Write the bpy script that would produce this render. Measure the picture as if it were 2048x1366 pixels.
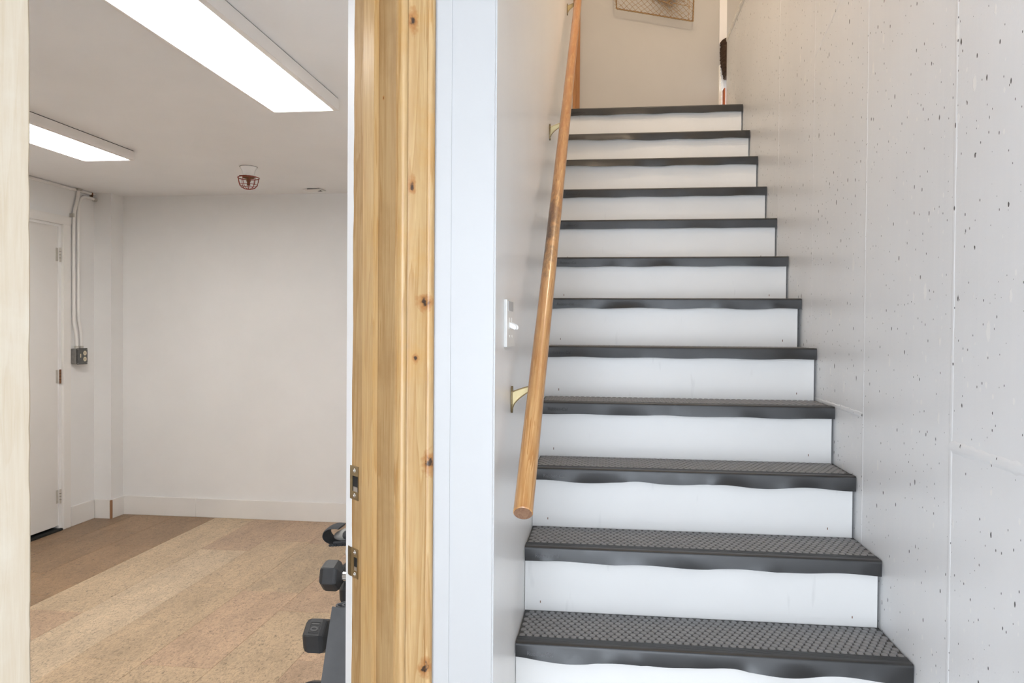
import bpy, bmesh, math, random
from mathutils import Vector, Matrix
import numpy as np

for o in list(bpy.data.objects):
    bpy.data.objects.remove(o)
scene = bpy.context.scene
COL = scene.collection

# ------------------------------------------------------------------ camera
# world: X across the stair, Y up the flight, Z up; stair tread "0" has its nosing at Y=0, Z=0; floor at Z=-0.57
cam_d = bpy.data.cameras.new('camera')
cam_d.sensor_fit = 'HORIZONTAL'
cam_d.sensor_width = 36.0
cam_d.lens = 26.7594
cam_d.clip_start = 0.05
cam_d.clip_end = 200
cam = bpy.data.objects.new('camera', cam_d)
COL.objects.link(cam)
_yaw, _pit, _rol = 0.1210, 0.0143, 0.0072
_fw = Vector((-math.sin(_yaw), math.cos(_yaw), 0)); _rt = Vector((math.cos(_yaw), math.sin(_yaw), 0)); _up = Vector((0, 0, 1))
_f2 = _fw * math.cos(_pit) - _up * math.sin(_pit); _u2 = _up * math.cos(_pit) + _fw * math.sin(_pit)
_r3 = _rt * math.cos(_rol) + _u2 * math.sin(_rol); _u3 = _u2 * math.cos(_rol) - _rt * math.sin(_rol)
cam.matrix_world = Matrix(((_r3.x, _u3.x, -_f2.x, 0.2264), (_r3.y, _u3.y, -_f2.y, -1.9682), (_r3.z, _u3.z, -_f2.z, 0.8161), (0, 0, 0, 1)))
scene.camera = cam

# ------------------------------------------------------------------ world and light
world = bpy.data.worlds.new('world'); scene.world = world
world.use_nodes = True
bg = world.node_tree.nodes['Background']
bg.inputs[0].default_value = (0.82, 0.90, 1.0, 1)      # overcast daylight through the open entrance behind the camera
bg.inputs[1].default_value = 9.6
pl = bpy.data.lights.new('entrance_portal', 'AREA')
pl.shape = 'RECTANGLE'; pl.size = 1.93; pl.size_y = 2.5
pl.cycles.is_portal = True
po = bpy.data.objects.new('entrance_portal', pl); COL.objects.link(po)
po.location = (0.03, -5.2, 0.68); po.rotation_euler = (math.radians(90), 0, 0)
# warm lamp hanging high over the upper flight
wl = bpy.data.lights.new('stair_lamp', 'POINT')
wl.energy = 39; wl.color = (1.0, 0.80, 0.59); wl.shadow_soft_size = 0.035
wo = bpy.data.objects.new('stair_lamp', wl); COL.objects.link(wo)
wo.location = (0.72, 1.05, 3.75)
DIFFUSER_STRENGTH = 26.0
scene.view_settings.view_transform = 'Standard'
scene.view_settings.look = 'None'
scene.view_settings.gamma = 1.0
scene.view_settings.use_curve_mapping = False
scene.view_settings.exposure = 0.0
scene.cycles.use_adaptive_sampling = True
scene.cycles.adaptive_threshold = 0.02
scene.cycles.max_bounces = 7
scene.cycles.diffuse_bounces = 5
scene.cycles.glossy_bounces = 3

R = random.Random(7)
ZF = -0.57          # floor level
ZC = 1.79           # gym ceiling
S2 = 2 ** -0.5
U = Vector((S2, S2, 0)); D = Vector((-S2, S2, 0))     # along / through the diagonal door wall


# ------------------------------------------------------------------ materials
class NT:
    def __init__(s, name):
        s.m = bpy.data.materials.new(name); s.m.use_nodes = True
        s.t = s.m.node_tree; s.n = s.t.nodes; s.l = s.t.links
        s.b = s.n['Principled BSDF']

    def add(s, typ, **kw):
        n = s.n.new(typ)
        for k, v in kw.items():
            setattr(n, k, v)
        return n

    def link(s, a, b): s.l.new(a, b)

    def coord(s, scale=(1, 1, 1), out='Object', loc=(0, 0, 0)):
        c = s.add('ShaderNodeTexCoord'); m = s.add('ShaderNodeMapping')
        m.inputs['Scale'].default_value = scale; m.inputs['Location'].default_value = loc
        s.link(c.outputs[out], m.inputs['Vector']); return m.outputs[0]

    def noise(s, vec, scale, detail=4, rough=0.55, dist=0.0):
        n = s.add('ShaderNodeTexNoise'); n.inputs['Scale'].default_value = scale
        n.inputs['Detail'].default_value = detail; n.inputs['Roughness'].default_value = rough
        n.inputs['Distortion'].default_value = dist
        if vec is not None: s.link(vec, n.inputs['Vector'])
        return n.outputs['Fac']

    def voro(s, vec, scale, feat='F1', rnd=1.0):
        n = s.add('ShaderNodeTexVoronoi', feature=feat); n.inputs['Scale'].default_value = scale
        n.inputs['Randomness'].default_value = rnd
        s.link(vec, n.inputs['Vector']); return n

    def ramp(s, fac, stops, interp='LINEAR'):
        r = s.add('ShaderNodeValToRGB'); cr = r.color_ramp; cr.interpolation = interp
        while len(cr.elements) < len(stops): cr.elements.new(0.5)
        for e, (p, c) in zip(cr.elements, stops):
            e.position = p; e.color = (c, c, c, 1) if isinstance(c, (int, float)) else (*c, 1)
        s.link(fac, r.inputs[0]); return r.outputs[0]

    def mix(s, fac, a, b, typ='MIX'):
        m = s.add('ShaderNodeMix', data_type='RGBA', blend_type=typ)
        for sock, v in ((m.inputs[0], fac), (m.inputs[6], a), (m.inputs[7], b)):
            if isinstance(v, (int, float)): sock.default_value = v
            elif isinstance(v, tuple): sock.default_value = (*v, 1)
            else: s.link(v, sock)
        return m.outputs[2]

    def math(s, op, a, b=None, c=None):
        m = s.add('ShaderNodeMath', operation=op)
        for i, v in enumerate((a, b, c)):
            if v is None: continue
            if isinstance(v, (int, float)): m.inputs[i].default_value = v
            else: s.link(v, m.inputs[i])
        return m.outputs[0]

    def bump(s, h, strength=0.2, dist=0.002):
        b = s.add('ShaderNodeBump'); b.inputs['Strength'].default_value = strength; b.inputs['Distance'].default_value = dist
        s.link(h, b.inputs['Height']); s.link(b.outputs[0], s.b.inputs['Normal']); return b

    def col(s, c):
        if isinstance(c, tuple): s.b.inputs['Base Color'].default_value = (*c, 1)
        else: s.link(c, s.b.inputs['Base Color'])

    def set(s, **kw):
        for k, v in kw.items():
            i = s.b.inputs[k.replace('_', ' ')]
            if isinstance(v, (int, float)): i.default_value = v
            elif isinstance(v, tuple): i.default_value = (*v, 1)
            else: s.link(v, i)
        return s.m


def paint(name, c, rough=0.5, mott=0.05, bump=0.05, marks=0.0):
    t = NT(name); v = t.coord()
    n = t.noise(v, 1.7, 5); n2 = t.noise(v, 60, 3)
    c2 = tuple(x * (1 - mott) for x in c)
    base = t.mix(t.ramp(n, [(0.35, 0.0), (0.65, 1.0)]), c, c2)
    if marks:
        sc = t.noise(t.coord((30, 30, 6)), 1.0, 2)
        m2 = t.ramp(sc, [(0.70, 0.0), (0.78, 1.0)])
        base = t.mix(t.math('MULTIPLY', m2, marks), base, tuple(x * 0.72 for x in c))
    t.col(base); t.bump(n2, bump, 0.001)
    return t.set(Roughness=rough)


def flat(name, c, rough=0.5, metal=0.0, spec=0.5, var=0.12, scale=25, bump=0.0, coat=0.0):
    t = NT(name); n = t.noise(t.coord(), scale, 4)
    t.col(t.mix(n, tuple(x * (1 - var) for x in c), tuple(min(1, x * (1 + var)) for x in c)))
    if bump: t.bump(n, bump, 0.001)
    return t.set(Roughness=rough, Metallic=metal, Specular_IOR_Level=spec, Coat_Weight=coat)


def wood(name, light, dark, rough=0.45, axis='Z', knots=(), grain=1.0, stain=None, stain_amt=0.0, coat=0.0, ring=0.35, patches=(), spec=0.5):
    t = NT(name)
    k = {'Z': (1, 1, 0.05), 'X': (0.05, 1, 1), 'Y': (1, 0.05, 1)}[axis]
    v = t.coord(tuple(60 * grain * x for x in k))
    v2 = t.coord(tuple(14 * grain * x for x in k))
    n = t.noise(v, 3.0, 5, 0.6); n2 = t.noise(v2, 1.6, 3, 0.5, 0.6)
    w = t.math('FRACT', t.math('MULTIPLY', n2, 7.0))
    w = t.ramp(w, [(0.0, 0.0), (0.75, 0.55), (0.93, 1.0), (1.0, 0.0)])
    f = t.math('ADD', t.math('MULTIPLY', n, 0.75), t.math('MULTIPLY', w, ring))
    f = t.ramp(f, [(0.25, 0.0), (0.75, 1.0)])
    base = t.mix(f, light, dark)
    if stain:
        sn = t.noise(t.coord(), 5.0, 5, 0.65)
        base = t.mix(t.math('MULTIPLY', t.ramp(sn, [(0.48, 0.0), (0.7, 1.0)]), stain_amt), base, stain)
    for (p, r, rz, pc, amt) in patches:      # hand-worn and darkened stretches
        c = t.add('ShaderNodeTexCoord')
        sub = t.add('ShaderNodeVectorMath', operation='SUBTRACT'); sub.inputs[1].default_value = p
        t.link(c.outputs['Object'], sub.inputs[0])
        mul = t.add('ShaderNodeVectorMath', operation='MULTIPLY'); mul.inputs[1].default_value = (1 / r, 1 / r, 1 / rz)
        t.link(sub.outputs[0], mul.inputs[0])
        ln = t.add('ShaderNodeVectorMath', operation='LENGTH'); t.link(mul.outputs[0], ln.inputs[0])
        pn = t.noise(t.coord((1, 1, 0.35)), 38, 4, 0.7)
        d = t.math('SUBTRACT', t.math('ADD', 0.70, t.math('MULTIPLY', t.math('SUBTRACT', pn, 0.5), 1.6)), t.math('MULTIPLY', ln.outputs['Value'], 0.6))
        base = t.mix(t.math('MULTIPLY', t.ramp(d, [(0.15, 0.0), (0.55, 1.0)]), amt), base, pc)
    for (p, r, rz) in knots:
        c = t.add('ShaderNodeTexCoord')
        nz = t.add('ShaderNodeTexNoise'); nz.inputs['Scale'].default_value = 90
        t.link(c.outputs['Object'], nz.inputs['Vector'])
        sub = t.add('ShaderNodeVectorMath', operation='SUBTRACT'); sub.inputs[1].default_value = p
        t.link(c.outputs['Object'], sub.inputs[0])
        mul = t.add('ShaderNodeVectorMath', operation='MULTIPLY'); mul.inputs[1].default_value = (1 / r, 1 / r, 1 / rz)
        t.link(sub.outputs[0], mul.inputs[0])
        ln = t.add('ShaderNodeVectorMath', operation='LENGTH'); t.link(mul.outputs[0], ln.inputs[0])
        d = t.math('ADD', ln.outputs['Value'], t.math('MULTIPLY', t.math('SUBTRACT', nz.outputs['Fac'], 0.5), 1.1))
        base = t.mix(t.ramp(d, [(0.45, 0.85), (0.8, 0.4), (1.0, 0.0)]), base, (0.40, 0.16, 0.035))
        base = t.mix(t.ramp(d, [(0.22, 0.95), (0.42, 0.0)]), base, (0.035, 0.016, 0.008))
    t.col(base); t.bump(n, 0.08, 0.0008)
    return t.set(Roughness=rough, Coat_Weight=coat, Coat_Roughness=0.15, Specular_IOR_Level=spec)


M = {}
M['paint_room'] = paint('room_wall_paint', (0.82, 0.815, 0.805), 0.55, 0.05)
M['paint_ceiling'] = paint('ceiling_paint', (0.87, 0.87, 0.875), 0.6, 0.04)
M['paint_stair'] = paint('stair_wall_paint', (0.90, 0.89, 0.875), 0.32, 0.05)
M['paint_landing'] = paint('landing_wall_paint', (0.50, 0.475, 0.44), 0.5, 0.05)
M['paint_pillar_dimmed'] = paint('pillar_paint_dimmed', (0.54, 0.535, 0.53), 0.38, 0.03)  # wall white darkened to offset the strong daylight on faces towards the entrance
M['paint_trim'] = paint('white_trim_paint', (0.80, 0.78, 0.75), 0.35, 0.05, 0.03, 0.15)
M['paint_riser'] = paint('riser_paint', (0.82, 0.81, 0.79), 0.36, 0.05, 0.05, 0.28)
M['paint_door'] = paint('door_paint', (0.74, 0.72, 0.69), 0.42, 0.05)
M['paint_fixture'] = paint('fixture_enamel', (0.82, 0.79, 0.76), 0.35, 0.02)
M['plaster'] = flat('broken_plaster', (0.90, 0.87, 0.80), 0.8, bump=0.6, scale=120)


def concrete_mat():
    t = NT('painted_concrete')
    v = t.coord()
    n = t.noise(v, 1.3, 4, 0.6); fine = t.noise(v, 120, 1)
    streak = t.noise(t.coord((1, 45, 0.5)), 1.0, 2)
    base = t.mix(t.ramp(n, [(0.3, 0.0), (0.7, 1.0)]), (0.885, 0.89, 0.90), (0.81, 0.812, 0.818))
    base = t.mix(t.math('MULTIPLY', t.ramp(streak, [(0.35, 0.0), (0.8, 1.0)]), 0.2), base, (0.92, 0.91, 0.89))
    h = t.math('ADD', t.math('MULTIPLY', fine, 0.3), t.math('MULTIPLY', streak, 0.35))

    def spots(sc, rad, seed, zs, keep, soft):
        sx = t.add('ShaderNodeSeparateXYZ'); t.link(v, sx.inputs[0]); cx_ = t.add('ShaderNodeCombineXYZ')
        t.link(t.math('ADD', sx.outputs[1], seed), cx_.inputs[0]); t.link(t.math('MULTIPLY', sx.outputs[2], zs), cx_.inputs[1])
        vo = t.voro(cx_.outputs[0], sc); vo.voronoi_dimensions = '2D'
        sp = t.add('ShaderNodeSeparateColor'); t.link(vo.outputs['Color'], sp.inputs[0])
        r_ = t.math('MULTIPLY', t.ramp(sp.outputs[0], [(keep, 0.0), (1.0, 1.0)]), rad)
        wob = t.math('MULTIPLY', t.math('SUBTRACT', fine, 0.5), rad * 0.8)
        return t.ramp(t.math('SUBTRACT', t.math('ADD', r_, wob), vo.outputs['Distance']), [(0.0, 0.0), (soft, 1.0)])
    # paint lumps and drips
    for sc, rad, seed, zs, keep in ((13, 0.13, 3.1, 0.45, 0.72), (38, 0.17, 8.3, 0.6, 0.80)):
        ms = spots(sc, rad, seed, zs, keep, 0.03)
        base = t.mix(t.math('MULTIPLY', ms, 0.75), base, (0.95, 0.94, 0.92))
        if sc == 13: h = t.math('ADD', h, t.math('MULTIPLY', ms, 0.5))
    # air-bubble pits left by the formwork
    for sc, rad, seed, zs, keep in ((9, 0.040, 1.3, 0.45, 0.60), (22, 0.070, 4.9, 0.5, 0.50), (46, 0.085, 7.7, 0.55, 0.62)):
        ms = spots(sc, rad, seed, zs, keep, 0.012)
        base = t.mix(ms, base, (0.07, 0.065, 0.062))
    t.col(base); t.bump(h, 0.35, 0.002)
    return t.set(Roughness=0.34)


M['concrete'] = concrete_mat()
M['slab'] = flat('entrance_slab', (0.55, 0.54, 0.53), 0.8, var=0.1, scale=8)


def rubber_mat():
    t = NT('black_rubber')
    v = t.coord((1, 1, 1)); n = t.noise(v, 9, 5, 0.6); n2 = t.noise(t.coord((3, 30, 30)), 3, 3)
    dust = t.ramp(n, [(0.35, 0.0), (0.75, 1.0)])
    base = t.mix(t.math('MULTIPLY', dust, 0.5), (0.012, 0.012, 0.0125), (0.034, 0.033, 0.033))
    t.col(base); t.bump(n2, 0.05, 0.001)
    return t.set(Roughness=t.ramp(n, [(0.3, 0.32), (0.8, 0.48)]), Specular_IOR_Level=0.6)


M['rubber'] = rubber_mat()
M['lettering_pale'] = flat('lit_moulded_lettering', (0.13, 0.13, 0.135), 0.6)  # same rubber as the lip, paler: light on the relief put into colour
M['lettering_dark'] = flat('shaded_moulded_lettering', (0.006, 0.006, 0.006), 0.6)  # same rubber, darker: shade on the relief put into colour
M['rubber_top'] = flat('dusty_sheen_rubber', (0.215, 0.213, 0.215), 0.55, var=0.2, scale=30)  # dust plus daylight sheen, both put into the grey of the studs
M['rubber_base'] = flat('rubber_between_studs', (0.035, 0.034, 0.033), 0.6, var=0.2, scale=30)

_B = Vector((-0.127, -0.404, 0)); _A = _B - 0.08 * U


def on_casing(w, z): return tuple((_B - w * U) + Vector((0, 0, z)))


def on_jamb(s, z): return tuple((_A - 0.005 * U + s * D) + Vector((0, 0, z)))


M['wood_casing'] = wood('pine_casing', (0.62, 0.42, 0.20), (0.46, 0.26, 0.095), 0.38,
    knots=[(on_casing(0.054, 1.447), 0.014, 0.032), (on_casing(0.056, 1.112), 0.012, 0.024), (on_casing(0.024, 0.873), 0.022, 0.022),
           (on_casing(0.045, 0.757), 0.010, 0.014), (on_casing(0.012, 0.539), 0.020, 0.032), (on_casing(0.020, 0.11), 0.018, 0.026)],
    stain=(0.56, 0.29, 0.07), stain_amt=0.75, coat=0.2)
M['wood_jamb'] = wood('fir_jamb', (0.52, 0.35, 0.17), (0.39, 0.225, 0.09), 0.6,
    knots=[(on_jamb(0.108, 0.717), 0.008, 0.010), (on_jamb(0.07, 1.3), 0.005, 0.006)], stain=(0.30, 0.165, 0.065), stain_amt=0.5, spec=0.15)
M['wood_stop'] = wood('fir_stop', (0.60, 0.41, 0.20), (0.48, 0.29, 0.12), 0.4, stain=(0.6, 0.33, 0.09), stain_amt=0.3, spec=0.15)
M['wood_pale'] = wood('pale_casing_wood', (0.56, 0.48, 0.37), (0.48, 0.375, 0.255), 0.6, stain=(0.60, 0.54, 0.445), stain_amt=0.6, ring=0.15)  # paler and greyer than the pine casing
M['wood_rail'] = wood('varnished_rail', (0.66, 0.40, 0.17), (0.44, 0.20, 0.055), 0.3, grain=1.6, stain=(0.42, 0.17, 0.05), stain_amt=0.7, coat=0.35, ring=0.6,
    patches=[((-0.014, -0.006, 1.08), 0.036, 0.36, (0.06, 0.026, 0.011), 0.95), ((0.0, 0.0, 2.9), 0.09, 1.9, (0.42, 0.155, 0.04), 0.55)])
M['wood_rail_end'] = wood('rail_end_grain', (0.30, 0.17, 0.10), (0.20, 0.10, 0.055), 0.7)
M['wood_post'] = wood('orange_stained_trim', (0.46, 0.22, 0.075), (0.33, 0.135, 0.04), 0.4)
M['wood_raw'] = wood('raw_baseboard_end', (0.36, 0.19, 0.10), (0.27, 0.13, 0.065), 0.7)
M['wood_dark'] = flat('rough_dark_wood', (0.055, 0.028, 0.013), 0.9, var=0.5, scale=60, bump=1.0)
M['bronze'] = flat('aged_brass', (0.36, 0.27, 0.14), 0.38, 0.9, var=0.35, scale=50, bump=0.1)
M['bronze_dark'] = flat('tarnished_brass', (0.20, 0.15, 0.08), 0.45, 0.9, var=0.35, scale=60, bump=0.1)
M['brass_pale'] = flat('pale_brass', (0.40, 0.33, 0.185), 0.42, 0.9, var=0.2, scale=40)
M['steel'] = flat('zinc_steel', (0.62, 0.60, 0.57), 0.3, 1.0, var=0.1)
M['rust'] = flat('rusty_steel', (0.20, 0.09, 0.04), 0.8, 0.3, var=0.5, scale=90, bump=0.3)
M['chrome'] = flat('chrome', (0.85, 0.85, 0.86), 0.12, 1.0, var=0.03)
M['void'] = flat('dark_recess', (0.012, 0.011, 0.010), 0.9)
M['plastic_white'] = flat('white_plastic', (0.86, 0.85, 0.82), 0.32, var=0.02)
M['plastic_ivory'] = flat('ivory_plastic', (0.70, 0.62, 0.46), 0.4, var=0.04)
M['porcelain'] = flat('white_porcelain', (0.95, 0.95, 0.94), 0.12, var=0.01)
M['red_wire'] = flat('red_painted_wire', (0.30, 0.055, 0.035), 0.5, 0.2, var=0.3, scale=80)
M['box_grey'] = flat('galvanised_box', (0.34, 0.33, 0.31), 0.55, 0.6, var=0.3, scale=60)
M['cover_grey'] = flat('dark_outlet_cover', (0.13, 0.13, 0.125), 0.5, 0.5, var=0.35, scale=60)
M['hinge'] = flat('painted_hinge', (0.52, 0.49, 0.44), 0.45, 0.3, var=0.15, scale=80)
M['hex_rubber'] = flat('hex_head_rubber', (0.028, 0.028, 0.029), 0.5, var=0.25, scale=40, bump=0.05)
M['number_rubber'] = flat('lit_number_rubber', (0.075, 0.073, 0.07), 0.55, var=0.1)  # head rubber made paler; relief shading of the digits put into colour
M['mat_foam'] = flat('charcoal_foam', (0.105, 0.105, 0.107), 0.85, var=0.25, scale=18, bump=0.1)
M['black_steel'] = flat('black_powder_coat', (0.022, 0.022, 0.024), 0.45, var=0.2)
M['glove_dark'] = flat('black_glove_fabric', (0.030, 0.031, 0.034), 0.85, var=0.3, scale=120, bump=0.4)
M['glove_grey'] = flat('grey_glove_suede', (0.25, 0.24, 0.225), 0.85, var=0.15, scale=80, bump=0.2)
M['wire_rust'] = flat('tan_rusted_wire', (0.33, 0.21, 0.095), 0.6, 0.5, var=0.4, scale=90)
M['felt_grey'] = flat('grey_felt', (0.20, 0.165, 0.15), 0.9, var=0.15)
M['orange_paint'] = flat('orange_edge_paint', (0.42, 0.10, 0.02), 0.6)
M['threshold'] = flat('dark_threshold', (0.028, 0.030, 0.030), 0.5, 0.4, var=0.4, scale=40)


def emit_mat():
    t = NT('lit_diffuser')
    t.col((0.9, 0.9, 0.88))
    return t.set(Emission_Color=(1.0, 0.985, 0.97), Emission_Strength=DIFFUSER_STRENGTH, Roughness=0.4)


M['diffuser'] = emit_mat()


def cork_mat():
    t = NT('cork_plank')
    oi = t.add('ShaderNodeObjectInfo')
    c = t.add('ShaderNodeTexCoord'); mp = t.add('ShaderNodeMapping')
    cmb = t.add('ShaderNodeCombineXYZ')
    t.link(t.math('MULTIPLY', oi.outputs['Random'], 40.0), cmb.inputs[0]); t.link(t.math('MULTIPLY', oi.outputs['Random'], 17.0), cmb.inputs[1])
    t.link(c.outputs['Object'], mp.inputs['Vector']); t.link(cmb.outputs[0], mp.inputs['Location'])
    st = t.add('ShaderNodeMapping'); st.inputs['Scale'].default_value = (9, 2.6, 1); t.link(mp.outputs[0], st.inputs['Vector'])
    big = t.noise(st.outputs[0], 1.0, 4)
    st2 = t.add('ShaderNodeMapping'); st2.inputs['Scale'].default_value = (95, 38, 1); t.link(mp.outputs[0], st2.inputs['Vector'])
    fl = t.noise(st2.outputs[0], 1.0, 5, 0.7, 1.5)
    st3 = t.add('ShaderNodeMapping'); st3.inputs['Scale'].default_value = (30, 110, 1); t.link(mp.outputs[0], st3.inputs['Vector'])
    f2 = t.noise(st3.outputs[0], 1.0, 4, 0.7, 1.0)
    base = t.mix(1.0, oi.outputs['Color'], t.ramp(big, [(0.3, 0.84), (0.7, 1.14)]), 'MULTIPLY')
    base = t.mix(1.0, base, t.ramp(fl, [(0.33, 0.30), (0.45, 0.88), (0.6, 1.10), (0.75, 1.25)]), 'MULTIPLY')
    base = t.mix(1.0, base, t.ramp(f2, [(0.30, 0.35), (0.40, 1.0), (0.7, 1.08)]), 'MULTIPLY')
    t.col(base); t.bump(fl, 0.08, 0.0006)
    return t.set(Roughness=0.42)


M['cork'] = cork_mat()


# ------------------------------------------------------------------ helpers
def tag(o, label=None, cat=None, group=None, kind=None):
    if label: o['label'] = label
    if cat: o['category'] = cat
    if group: o['group'] = group
    if kind: o['kind'] = kind
    return o


def wpos(o):
    p = Vector((0, 0, 0))
    while o is not None:
        p += o.location; o = o.parent
    return p


class MB:
    """collects shapes in world coordinates"""
    def __init__(s): s.v = []; s.f = []

    def raw(s, vs, fs):
        b = len(s.v); s.v += [tuple(x) for x in vs]; s.f += [tuple(i + b for i in f) for f in fs]; return s

    def box(s, a, b):
        (x0, y0, z0), (x1, y1, z1) = a, b
        return s.raw([(x0, y0, z0), (x1, y0, z0), (x1, y1, z0), (x0, y1, z0), (x0, y0, z1), (x1, y0, z1), (x1, y1, z1), (x0, y1, z1)],
                     [(0, 3, 2, 1), (4, 5, 6, 7), (0, 1, 5, 4), (1, 2, 6, 5), (2, 3, 7, 6), (3, 0, 4, 7)])

    def obox(s, o, ax, ay, az, lx, ly, lz):
        """box from corner o along three axes"""
        o = Vector(o); a = Vector(ax) * lx; b = Vector(ay) * ly; c = Vector(az) * lz
        p = [o, o + a, o + a + b, o + b]; p += [q + c for q in p]
        return s.raw(p, [(0, 3, 2, 1), (4, 5, 6, 7), (0, 1, 5, 4), (1, 2, 6, 5), (2, 3, 7, 6), (3, 0, 4, 7)])

    def sweep(s, poly, vec):
        """closed polygon (3D points) extruded by vec"""
        n = len(poly); p = [Vector(q) for q in poly]; vec = Vector(vec)
        vs = p + [q + vec for q in p]
        fs = [(i, (i + 1) % n, n + (i + 1) % n, n + i) for i in range(n)] + [tuple(reversed(range(n))), tuple(range(n, 2 * n))]
        return s.raw(vs, fs)

    def tube(s, pts, r, n=8, caps=True, closed=False):
        pts = [Vector(p) for p in pts]; rs = r if isinstance(r, (list, tuple)) else [r] * len(pts)
        vs = []; prev = None; m = len(pts)
        for i, p in enumerate(pts):
            if closed: t = (pts[(i + 1) % m] - pts[i - 1]).normalized()
            else: t = (pts[min(i + 1, m - 1)] - pts[max(i - 1, 0)]).normalized()
            if prev is None:
                a = t.orthogonal().normalized()
            else:
                a = (prev - t * prev.dot(t)).normalized()
            prev = a; b = t.cross(a)
            vs += [p + (a * math.cos(2 * math.pi * k / n) + b * math.sin(2 * math.pi * k / n)) * rs[i] for k in range(n)]
        fs = []
        for i in range(m if closed else m - 1):
            j = (i + 1) % m
            for k in range(n):
                fs.append((i * n + k, i * n + (k + 1) % n, j * n + (k + 1) % n, j * n + k))
        if caps and not closed:
            fs += [tuple(reversed(range(n))), tuple(range((m - 1) * n, m * n))]
        return s.raw(vs, fs)

    def lathe(s, c, prof, n=20, axis=(0, 0, 1), cap=True):
        ax = Vector(axis).normalized(); a = ax.orthogonal().normalized(); b = ax.cross(a); c = Vector(c)
        vs = []
        for (r, h) in prof:
            vs += [c + ax * h + (a * math.cos(2 * math.pi * k / n) + b * math.sin(2 * math.pi * k / n)) * r for k in range(n)]
        fs = []
        for i in range(len(prof) - 1):
            for k in range(n): fs.append((i * n + k, i * n + (k + 1) % n, (i + 1) * n + (k + 1) % n, (i + 1) * n + k))
        if cap: fs += [tuple(reversed(range(n))), tuple(range((len(prof) - 1) * n, len(prof) * n))]
        return s.raw(vs, fs)

    def build(s, name, mat, parent=None, origin=None, smooth=False, bevel=0.0, fix=True):
        vs = [Vector(v) for v in s.v]
        if parent is not None:
            org = wpos(parent)
        elif origin is not None:
            org = Vector(origin)
        else:
            lo = [min(v[i] for v in vs) for i in range(3)]; hi = [max(v[i] for v in vs) for i in range(3)]
            org = Vector(((lo[0] + hi[0]) / 2, (lo[1] + hi[1]) / 2, lo[2]))
        me = bpy.data.meshes.new(name)
        me.from_pydata([tuple(v - org) for v in vs], [], s.f)
        if fix or bevel:
            bm = bmesh.new(); bm.from_mesh(me)
            if fix: bmesh.ops.recalc_face_normals(bm, faces=bm.faces)
            if bevel:
                bmesh.ops.bevel(bm, geom=[e for e in bm.edges if e.is_manifold and e.calc_face_angle(0) > 0.6], offset=bevel, segments=2, affect='EDGES', clamp_overlap=True)
            bm.to_mesh(me); bm.free()
        me.materials.append(M[mat] if isinstance(mat, str) else mat)
        if smooth:
            me.polygons.foreach_set('use_smooth', [True] * len(me.polygons))
            if smooth != 'all':
                me.update(); me.set_sharp_from_angle(angle=math.radians(40))
        me.update()
        o = bpy.data.objects.new(name, me); COL.objects.link(o)
        if parent is not None: o.parent = parent
        else: o.location = org
        return o


def empty(name, loc, label=None, cat=None, group=None, kind=None):
    o = bpy.data.objects.new(name, None); COL.objects.link(o); o.location = loc
    o.empty_display_size = 0.05
    return tag(o, label, cat, group, kind)


def text_mesh(body, size, depth, bold=0.0):
    cu = bpy.data.curves.new('lettering', 'FONT'); cu.body = body; cu.size = size; cu.extrude = depth; cu.resolution_u = 3; cu.offset = bold
    o = bpy.data.objects.new('lettering_tmp', cu); COL.objects.link(o)
    dg = bpy.context.evaluated_depsgraph_get()
    me = bpy.data.meshes.new_from_object(o.evaluated_get(dg))
    bpy.data.objects.remove(o); bpy.data.curves.remove(cu)
    return me


def place_text(body, size, depth, origin, ax, ay, mat, parent, name='embossed_lettering', bold=0.0):
    """text lying in the plane spanned by ax (reading direction) and ay (letter up)"""
    me = text_mesh(body, size, depth, bold)
    ax = Vector(ax).normalized(); ay = Vector(ay).normalized(); az = ax.cross(ay)
    org = Vector(origin) - wpos(parent)
    for v in me.vertices:
        c = v.co.copy(); v.co = org + ax * c.x + ay * c.y + az * c.z
    me.materials.clear(); me.materials.append(M[mat])
    o = bpy.data.objects.new(name, me); COL.objects.link(o); o.parent = parent
    return o


# ================================================================== THE SETTING
XW = 0.993     # face of the concrete wall
# entrance and gym slab
slab = tag(MB().box((-3.75, -5.2, ZF - 0.16), (1.35, 3.7, ZF - 0.010)).build('floor', 'slab'), 'cork plank floor of the gym room running under the stair wall', 'floor', kind='structure')
# cork planks (each one an object under the floor)
PITCH = 0.310
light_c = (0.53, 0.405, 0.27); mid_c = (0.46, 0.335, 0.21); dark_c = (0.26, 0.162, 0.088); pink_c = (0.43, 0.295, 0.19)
PL_LEN = 0.90
plank_mesh = {}


def plank_me(w, l):
    key = (round(w, 3), round(l, 3))
    if key not in plank_mesh:
        b = MB(); e = 0.0012
        x0, x1, y0, y1 = -w / 2 + 0.0004, w / 2 - 0.0004, -l / 2 + 0.0004, l / 2 - 0.0004
        b.raw([(x0, y0, -0.010), (x1, y0, -0.010), (x1, y1, -0.010), (x0, y1, -0.010),
               (x0, y0, -0.001), (x1, y0, -0.001), (x1, y1, -0.001), (x0, y1, -0.001),
               (x0 + e, y0 + e, 0), (x1 - e, y0 + e, 0), (x1 - e, y1 - e, 0), (x0 + e, y1 - e, 0)],
              [(0, 1, 5, 4), (1, 2, 6, 5), (2, 3, 7, 6), (3, 0, 4, 7), (4, 5, 9, 8), (5, 6, 10, 9), (6, 7, 11, 10), (7, 4, 8, 11), (8, 9, 10, 11)])
        me = bpy.data.meshes.new('plank'); me.from_pydata(b.v, [], b.f); me.materials.append(M['cork']); me.update()
        plank_mesh[key] = me
    return plank_mesh[key]


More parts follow.
